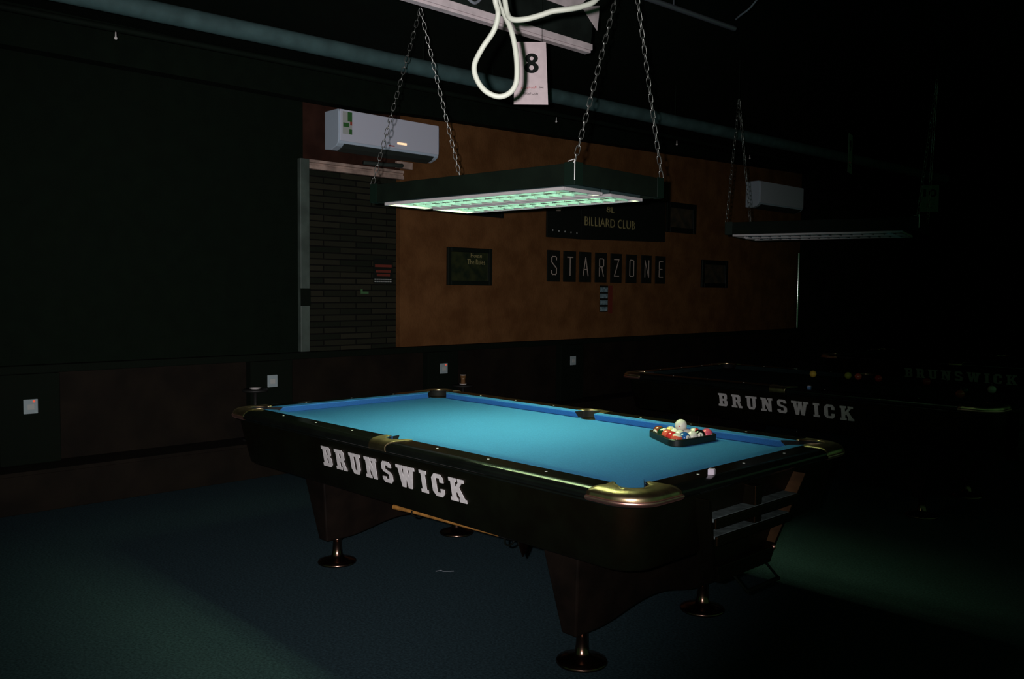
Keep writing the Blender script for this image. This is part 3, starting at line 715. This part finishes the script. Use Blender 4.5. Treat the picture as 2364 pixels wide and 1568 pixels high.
# ------------------------------------------------------------------ number signs hanging from the ceiling
WALLU, WALLV = Vector((0,1,0)), Vector((0,0,1))
def number_sign(num, ctr, u, label, w_=.168, h=.300, numw=.05, top=.83, arabic=True, card=None):
    u = Vector(u).normalized(); v = Vector((0,0,1)); n = u.cross(v)
    t = thing('number_sign', label, 'sign', ctr, 0, 'hanging table number signs')
    m = MB(); m.plate([(-w_/2, -h/2), (w_/2, -h/2), (w_/2*top, h/2), (-w_/2*.95, h/2)], (0,0,0), u, v, .003); m.build('card', card or M_PAPER, t)
    if num == '8':
        m = MB(); C = n*.003 + v*.049 + u*.001
        for cz, rx, rz, hx, hz in ((.0225, .031, .0245, .0095, .0095), (-.0215, .035, .0265, .0115, .0115)):
            a_ = [[C + v*cz + u*(q*math.cos(k*math.pi/12)) + v*(w2*math.sin(k*math.pi/12)) + n*zz for k in range(24)] for q, w2, zz in ((rx, rz, 0), (rx, rz, .001+.0002*(cz > 0)), (hx, hz, .001+.0002*(cz > 0)), (hx, hz, 0))]
            m.grid(a_, True)
        m.build('number', M_INK, t)
    else: text_mesh('number', num, n*.003 + v*h*.2 + u*.004, u, v, numw, h*.29, M_INK, t, .001, .03)
    if arabic:
        text_mesh('red_writing', '\uFE8D\uFEDF\uFE98\uFEAA\uFEA7\uFEF4\uFEE6 \uFEED'[::-1], n*.003 - v*h*.225 + u*(-.012), u, v, .075, h*.045, M_REDINK, t, .0008, .01)
        text_mesh('black_writing', '\uFEF3\uFEE4\uFEE8\uFECA'[::-1], n*.003 - v*h*.23 + u*.049, u, v, .022, h*.045, M_INK, t, .0008, .01)
        text_mesh('black_writing', '\uFE91\uFED8\uFEAE\uFE8F \uFE8D\uFEDF\uFEC4\uFE8E\uFEED\uFEDF\uFE94'[::-1], n*.003 - v*h*.325 + u*(-.002), u, v, .072, h*.045, M_INK, t, .0008, .01)
    for s in (-.3, .3):
        m = MB(); m.tube([u*(w_*s)+v*(h/2-.004)-n*.001, u*(w_*s)+Vector((0,0,CZ-ctr[2]))-n*.001], .0009, 5); m.build('hanging_thread', M_FIXBLACK, t)
    return t
number_sign('8', (.117, .044, 2.558), (.70, .714, 0), 'white card with a black 8 hanging above the lit table')
number_sign('9', (-.015, 3.79, 2.61), (-.25, .97, 0), 'dim card with a black 9 hanging above the second table', w_=.16, h=.306, top=.95, card=M_PAPER_DIM)
number_sign('10', (-.73, 7.35, 2.585), (.70, .71, 0), 'dim card with a black 10 hanging farthest back on the right', w_=.21, numw=.15, top=.98, card=M_PAPER_DIM)

# ------------------------------------------------------------------ white-edged dark panel up by the ceiling, and cables
t = thing('ceiling_panel', 'dark panel with white edges hanging up by the ceiling behind the looped cable', 'ceiling panel', (.1, 0, 2.745))
m = MB(); m.prism([(-1.6, .045), (.508, .045), (.575, .60), (-1.6, .60)], lambda p: Vector((-.03, p[0], p[1])), lambda p: Vector((-.005, p[0], p[1]))); m.build('black_face', M_BLACKPANEL, t)
m = MB(); m.box((-.035, -1.6, .014), (.012, .505, .046)); m.build('white_edge', M_WHITEMETAL, t, bevel=.003)
m = MB(); m.box((-.035, -1.6, 0), (.006, .497, .0135)); m.build('lower_edge', M_WHITEMETAL, t, bevel=.002)
m = MB()
m.plate([(.43, .225), (.555, .13), (.565, .20), (.57, .26)], (-.005, 0, 0), WALLU, WALLV, .004)
m.plate([(.05, .20), (.38, .195), (.50, .30), (-.1, .30)], (-.005, 0, 0), WALLU, WALLV, .004)
m.plate([(-.62, .12), (-.42, .065), (-.40, .10), (-.46, .16), (-.62, .18)], (-.005, 0, 0), WALLU, WALLV, .004)
m.build('white_patch', M_WHITEMETAL, t)
CA = [(1.345,-1.352,3.35),(1.35,-1.355,2.8),(1.352,-1.356,2.38),(1.356,-1.357,2.308),(1.348,-1.338,2.278),(1.335,-1.341,2.233),(1.299,-1.353,2.187),(1.286,-1.37,2.14),(1.292,-1.367,2.101),(1.311,-1.351,2.067),(1.337,-1.325,2.051),(1.358,-1.303,2.06),(1.37,-1.288,2.086),(1.371,-1.284,2.129),(1.365,-1.285,2.184),(1.354,-1.292,2.239),(1.332,-1.297,2.285),(1.312,-1.304,2.325),(1.318,-1.32,2.405),(1.33,-1.333,2.47),(1.345,-1.325,2.42),(1.352,-1.322,2.35),(1.362,-1.318,2.285),(1.382,-1.318,2.259),(1.414,-1.301,2.255),(1.443,-1.27,2.266),(1.468,-1.244,2.278),(1.497,-1.214,2.284),(1.519,-1.176,2.296),(1.537,-1.141,2.317),(1.54,-1.10,2.377),(1.53,-1.06,2.5),(1.52,-1.04,2.9),(1.52,-1.04,3.35)]
m = MB(); m.tube(smooth_pts(CA, 7), .0078, 12); tag(m.build('looped_cable', M_CABLE), 'thick cream cable hanging in a loop at the top of the picture', 'cable')
m = MB(); m.tube(smooth_pts([(.16,-.62,3.35),(.16,-.60,2.95),(.165,-.50,2.86),(.165,-.40,2.795),(.16,-.35,2.80),(.155,-.30,2.86),(.15,-.26,2.95),(.15,-.24,3.35)], 6), .007, 8); tag(m.build('thin_cable', M_CABLEGREY), 'grey cable drooping in front of the white-edged ceiling panel', 'cable')
# conduit + curved cable at the top right
m = MB(); m.tube([(.345, .30, 3.0), (.40, 1.40, 3.0)], .014, 10); m.tube([(.372, .85, 3.0), (.372, .85, CZ)], .004, 6)
tag(m.build('conduit', M_CONDUIT), 'short grey conduit under the ceiling right of the lamp chains', 'pipe')
m = MB(); m.tube(smooth_pts([(.50, 1.25, 3.0), (.56, 1.20, 2.998), (.64, 1.16, 3.01), (.72, 1.12, 3.05), (.79, 1.08, 3.12), (.82, 1.07, 3.22), (.82, 1.07, CZ)], 6), .005, 8)
tag(m.build('curved_cable', M_CABLEGREY), 'thin grey cable curving down from the ceiling at top right', 'cable')
# long pipe along the back of the ceiling
t = thing('ceiling_pipe', 'long grey-green pipe running under the ceiling from top left to behind the 8 card', 'pipe', (-1.70, 0, 3.0))
m = MB(); m.tube([(-.17, -4.5, 0), (.36, 9.5, .06)], .055, 20); m.build('pipe', M_PIPE, t)
for y in (-2.0, .8, 3.6, 6.4):
    xx = -.17 + .53*(y+4.5)/14; m = MB(); m.tube([(xx, y, .04), (xx, y, CZ-3.0)], .004, 6); m.build('hanger', M_FIXBLACK, t)
t = thing('sprinkler_pipe', 'thin black pipe with bright sprinkler heads under the ceiling behind the grey-green pipe', 'pipe', (-2.3, 0, 3.0))
m = MB(); m.tube([(-.23, -4.5, .05), (.34, 9.5, .08)], .02, 10); m.build('pipe', M_FIXBLACK, t)
for y in (-1.0, 2.75, 4.48, 5.8):
    xx = -.23+.57*(y+4.5)/14; m = MB(); m.lathe([(.004, .04), (.005, .012), (.009, .004), (.010, .0), (.007, -.005), (.002, -.007)], (xx, y, 0), 14); m.build('sprinkler_head', M_PORCELAIN, t)
for y in (-3, 2, 7):
    xx = -.23+.57*(y+4.5)/14; m = MB(); m.tube([(xx, y, .06), (xx, y, CZ-3.0)], .004, 6); m.build('hanger', M_FIXBLACK, t)

# ------------------------------------------------------------------ air conditioners
def aircon(label, y0, y1, z0, zt, first=True):
    t = thing('air_conditioner', label, 'air conditioner', (X0, (y0+y1)/2, z0), 0, 'split air conditioners on the back wall')
    h = (y1-y0)/2; H = zt-z0
    prof = [(0, 0), (.10, -.012), (.175, .012), (.205, .035), (.215, .07), (.217, .12), (.215, H-.02), (.205, H), (0, H)]
    m = MB(); m.prism([p for p in prof], lambda p: Vector((p[0], -h, p[1])), lambda p: Vector((p[0], h, p[1]))); m.build('body', M_ACSIDE, t, bevel=.006)
    m = MB(); m.box((.2175, -h+.012, .055), (.226, h-.012, H-.004)); m.build('front_panel', M_AC, t, bevel=.006)
    m = MB(); m.prism([(.104, -.014), (.176, .009), (.208, .036), (.214, .030), (.178, .001), (.106, -.022)], lambda p: Vector((p[0], -h+.06, p[1])), lambda p: Vector((p[0], h-.06, p[1]))); m.build('louvre_flap', M_ACDARK, t)
    m = MB(); m.box((.2265, .06, .095), (.2285, .165, .114)); m.build('lit_display', M_DISPLAY, t, bevel=.003) if first else m.bm.free()
    if first:
        m = MB(); m.mi = 0; m.box((.2265, -h+.035, H-.21), (.2275, -h+.13, H-.02))
        m.mi = 1; m.box((.2276, -h+.085, H-.10), (.228, -h+.13, H-.02)); m.box((.2276, -h+.04, H-.15), (.228, -h+.10, H-.115)); m.box((.2276, -h+.1, H-.208), (.228, -h+.13, H-.165))
        m.mi = 2; m.box((.2276, -h+.11, H-.13), (.228, -h+.13, H-.10))
        m.build('energy_label', [M_LABELW, M_LABELG, M_LABELR], t)
        m = MB(); m.box((.2265, -.035, .068), (.227, .03, .078)); m.build('small_badge', M_REDINK, t)
    return t
aircon('white air conditioner above the brick recess, lit display on its front', 1.165, 2.27, 2.705, 3.03)
aircon('pale air conditioner high on the far right end of the back wall', 8.04, 9.30, 2.70, 3.06, False)
t = thing('drain_pipe', 'short bent pipe and bracket under the left air conditioner', 'pipe', (X0, 1.8, 2.602))
m = MB(); m.tube(smooth_pts([(.03, -.25, .03), (.05, -.05, .03), (.06, .05, .035), (.05, .14, .04), (.04, .17, .045)], 5), .020, 10); m.build('pipe', M_ACDARK, t)
m = MB(); m.box((0, .12, .02), (.04, .30, .085)); m.build('bracket', M_TRIM, t, bevel=.006)
# black strap round the recess edge
m = MB(); m.box((X0+.05, .893, 1.35), (X0+.056, .987, 1.50)); tag(m.build('black_tape', M_DARKTRIM), 'black band across the upright edge of the brick recess', 'tape')

# ------------------------------------------------------------------ pictures and signs on the back wall
def picture(label, y0, y1, z0, z1, bar=.045, pm=M_PICT, name='framed_picture'):
    t = thing(name, label, 'picture', (X0, (y0+y1)/2, (z0+z1)/2), 0, 'framed pictures on the orange wall')
    hy, hz = (y1-y0)/2, (z1-z0)/2
    m = MB(); m.box((.0005, -hy, -hz), (.03, -hy+bar, hz)); m.box((.0005, hy-bar, -hz), (.03, hy, hz)); m.box((.0005, -hy+bar, -hz), (.03, hy-bar, -hz+bar)); m.box((.0005, -hy+bar, hz-bar), (.03, hy-bar, hz)); m.build('frame', M_FRAME, t, bevel=.006)
    m = MB(); m.box((.001, -hy+bar, -hz+bar), (.012, hy-bar, hz-bar)); m.build('print', pm, t)
    return t
p1 = picture('black framed print with faint gold script on the orange wall left of the letters', 2.545, 3.14, 1.545, 1.92)
text_mesh('gold_script', 'The Rules', (.012, .09, .05), WALLU, WALLV, .24, .05, M_GOLD, p1, .001)
text_mesh('gold_script', 'House', (.012, .09, .115), WALLU, WALLV, .15, .045, M_GOLD, p1, .001)
picture('dark framed picture on the orange wall, mostly hidden behind the lit lamp', 2.78, 3.30, 2.245, 2.52)
picture('small framed picture on the far right of the wall, near the far air conditioner', 6.15, 6.80, 2.255, 2.64, .07, M_PICT2)
picture('dim framed picture lowest on the far right of the wall', 6.36+.6, 7.59, 1.56, 1.93, .06, M_PICT2)
# large club board
t = thing('club_board', 'large black board with gold BILLIARD CLUB lettering on the orange wall', 'sign board', (X0, 5.04, 2.36))
m = MB(); m.box((.0005, -1.08, -.275), (.022, -.53, .275)); m.build('left_panel', M_BOARD, t, bevel=.004)
m = MB(); m.prism([(-.525, -.275), (1.08, -.235), (1.08, .275), (-.525, .275)], lambda p: Vector((.0005, p[0], p[1])), lambda p: Vector((.025, p[0], p[1]))); m.build('main_panel', M_BOARD, t, bevel=.004)
text_mesh('gold_lettering', 'BILLIARD CLUB', (.025, 0, -.062), WALLU, WALLV, .93, .105, M_GOLD, t, .002, .012)
text_mesh('gold_lettering', '8L', (.025, 0, .095), WALLU, WALLV, .16, .07, M_GOLD, t, .002, .012)
m = MB(); m.lathe([(.028, -.045), (.034, -.02), (.030, .01), (.012, .045)], (.045, -.93, .06), 14); m.build('emblem', M_PALE, t)
for k in range(5):
    m = MB(); m.box((.022, -1.0+.10*k, -.205-.003*k), (.024, -.985+.10*k, -.188-.003*k)); m.build('pale_mark', M_LABELW, t)
# eight letter plaques
ORD = {'S': 'pale letter S on a tall black plaque, first of the row of eight', 'T': 'pale letter T on a tall black plaque, second of the row of eight', 'A': 'letter A on a tall black plaque, third of the row of eight', 'R': 'letter R on a tall black plaque, fourth of the row of eight',
       'Z': 'letter Z on a tall black plaque, fifth of the row of eight', 'O': 'letter O on a tall black plaque, sixth of the row of eight', 'N': 'letter N on a tall black plaque, seventh of the row of eight', 'E': 'letter E on a tall black plaque, last of the row of eight'}
yy = [3.98, 4.245, 4.51, 4.79, 5.07, 5.36, 5.66, 5.95]
for c, y in zip('STARZONE', yy):
    t = thing('letter_plaque', ORD[c], 'letter sign', (X0, y, 1.60), 0, 'letter plaques in a row on the orange wall')
    m = MB(); m.box((.0005, 0, 0), (.018, .20, .345)); m.build('plaque', M_BOARD, t, bevel=.003)
    m = MB(); stroke_plates(m, THIN[c], (.018, .052, .075), WALLU, WALLV, .024, .0205, .0115, .003); m.build('letter', M_PALE, t)
t = thing('photo_strip', 'narrow strip of four small bluish photos under the letter plaques', 'photo strip', (X0, 4.96, 1.255))
m = MB(); m.box((.0005, -.075, 0), (.004, .075, .31)); m.build('strip', M_BOARD, t)
for k in range(4):
    m = MB(); m.box((.004, -.068, .008+k*.076), (.006, .068, .060+k*.076)); m.build('photo', M_BLUEPHOTO, t)
m = MB(); m.box((.0005, .085, -.02), (.003, .16, .31)); m.build('red_edge', M_REDPOSTER, t)
# poster + sticker on the brick
t = thing('red_poster', 'dark red poster with pale line of print on the brick recess', 'poster', (X0-.06, 1.83, 1.665))
m = MB(); m.box((.0005, -.11, -.115), (.006, .11, .115)); m.build('sheet', M_BOARD, t)
for zz, wd in ((.05, .19), (.0, .17), (-.035, .15)):
    m = MB(); m.box((.006, -wd/2, zz-.012), (.0068, wd/2, zz+.012)); m.build('red_print', M_REDPOSTER, t)
for zz in (-.075, -.095):
    for k in range(9):
        m = MB(); m.box((.006, -.1+k*.022, zz-.005), (.0068, -.084+k*.022, zz+.005)); m.build('pale_print', M_LABELW, t)
m = MB(); m.box((X0-.0595, 1.58, 1.455), (X0-.056, 1.665, 1.475)); m.box((X0-.0595, 1.58, 1.475), (X0-.056, 1.60, 1.495)); tag(m.build('green_sticker', M_GREENSTICKER), 'tiny green sticker on the brick recess left of the red poster', 'sticker')
# chrome pole at the end of the wall
t = thing('chrome_pole', 'upright chrome pole at the right end of the orange wall', 'pole', (-3.45, 9.52, .955))
m = MB(); m.tube([(0,0,.012), (0,0,1.15)], .026, 16); m.build('tube', M_CHROME, t)
m = MB(); m.lathe([(.044, 0), (.044, .010), (.030, .016)], (0,0,0), 16); m.build('base', M_CHROME, t)

# ------------------------------------------------------------------ drinks tables on the step
def side_table(label, x, y, top, r):
    t = thing('side_table', label, 'side table', (x, y, .283), 0, 'small drinks tables along the wall')
    h = top-.283
    m = MB(); m.lathe([(r-.004, h-.018), (r, h-.014), (r, h-.004), (r-.004, h)], (0,0,0), 24); m.build('tabletop', M_TABLE, t)
    m = MB(); m.lathe([(.014, .014), (.014, h-.018)], (0,0,0), 12); m.build('stem', M_TABLE, t)
    m = MB(); m.lathe([(.10, 0), (.10, .006), (.03, .015)], (0,0,0), 20); m.build('base', M_TABLE, t)
side_table('small dark table holding the amber glass behind the far corner pocket', -3.27, 2.575, .576, .10)
side_table('small dark table holding the white saucer left of the lit table', -3.27, .372, .690, .10)
t = thing('tea_glass', 'small amber glass with pale rim and saucer behind the far corner pocket', 'glass', (-3.27, 2.575, .576))
m = MB(); m.lathe([(.022, .010), (.024, .012), (.021, .05), (.028, .092), (.0265, .092), (.019, .05), (.020, .014)], (0,0,0), 20); m.build('body', M_GLASS, t)
m = MB(); m.lathe([(.028, .092), (.030, .094), (.030, .098), (.027, .099)], (0,0,0), 20); m.build('rim', M_PORCELAIN, t)
m = MB(); m.lathe([(.018, 0), (.034, .006), (.036, .010), (.030, .0105)], (0,0,0), 20); m.build('saucer', M_PORCELAIN, t)
m = MB(); m.lathe([(.03, 0), (.045, .008), (.048, .012), (.043, .012), (.028, .005)], (-3.27, .372, .690), 24); tag(m.build('ash_saucer', M_PORCELAIN), 'small white saucer below the socket plate left of the lit table', 'saucer')
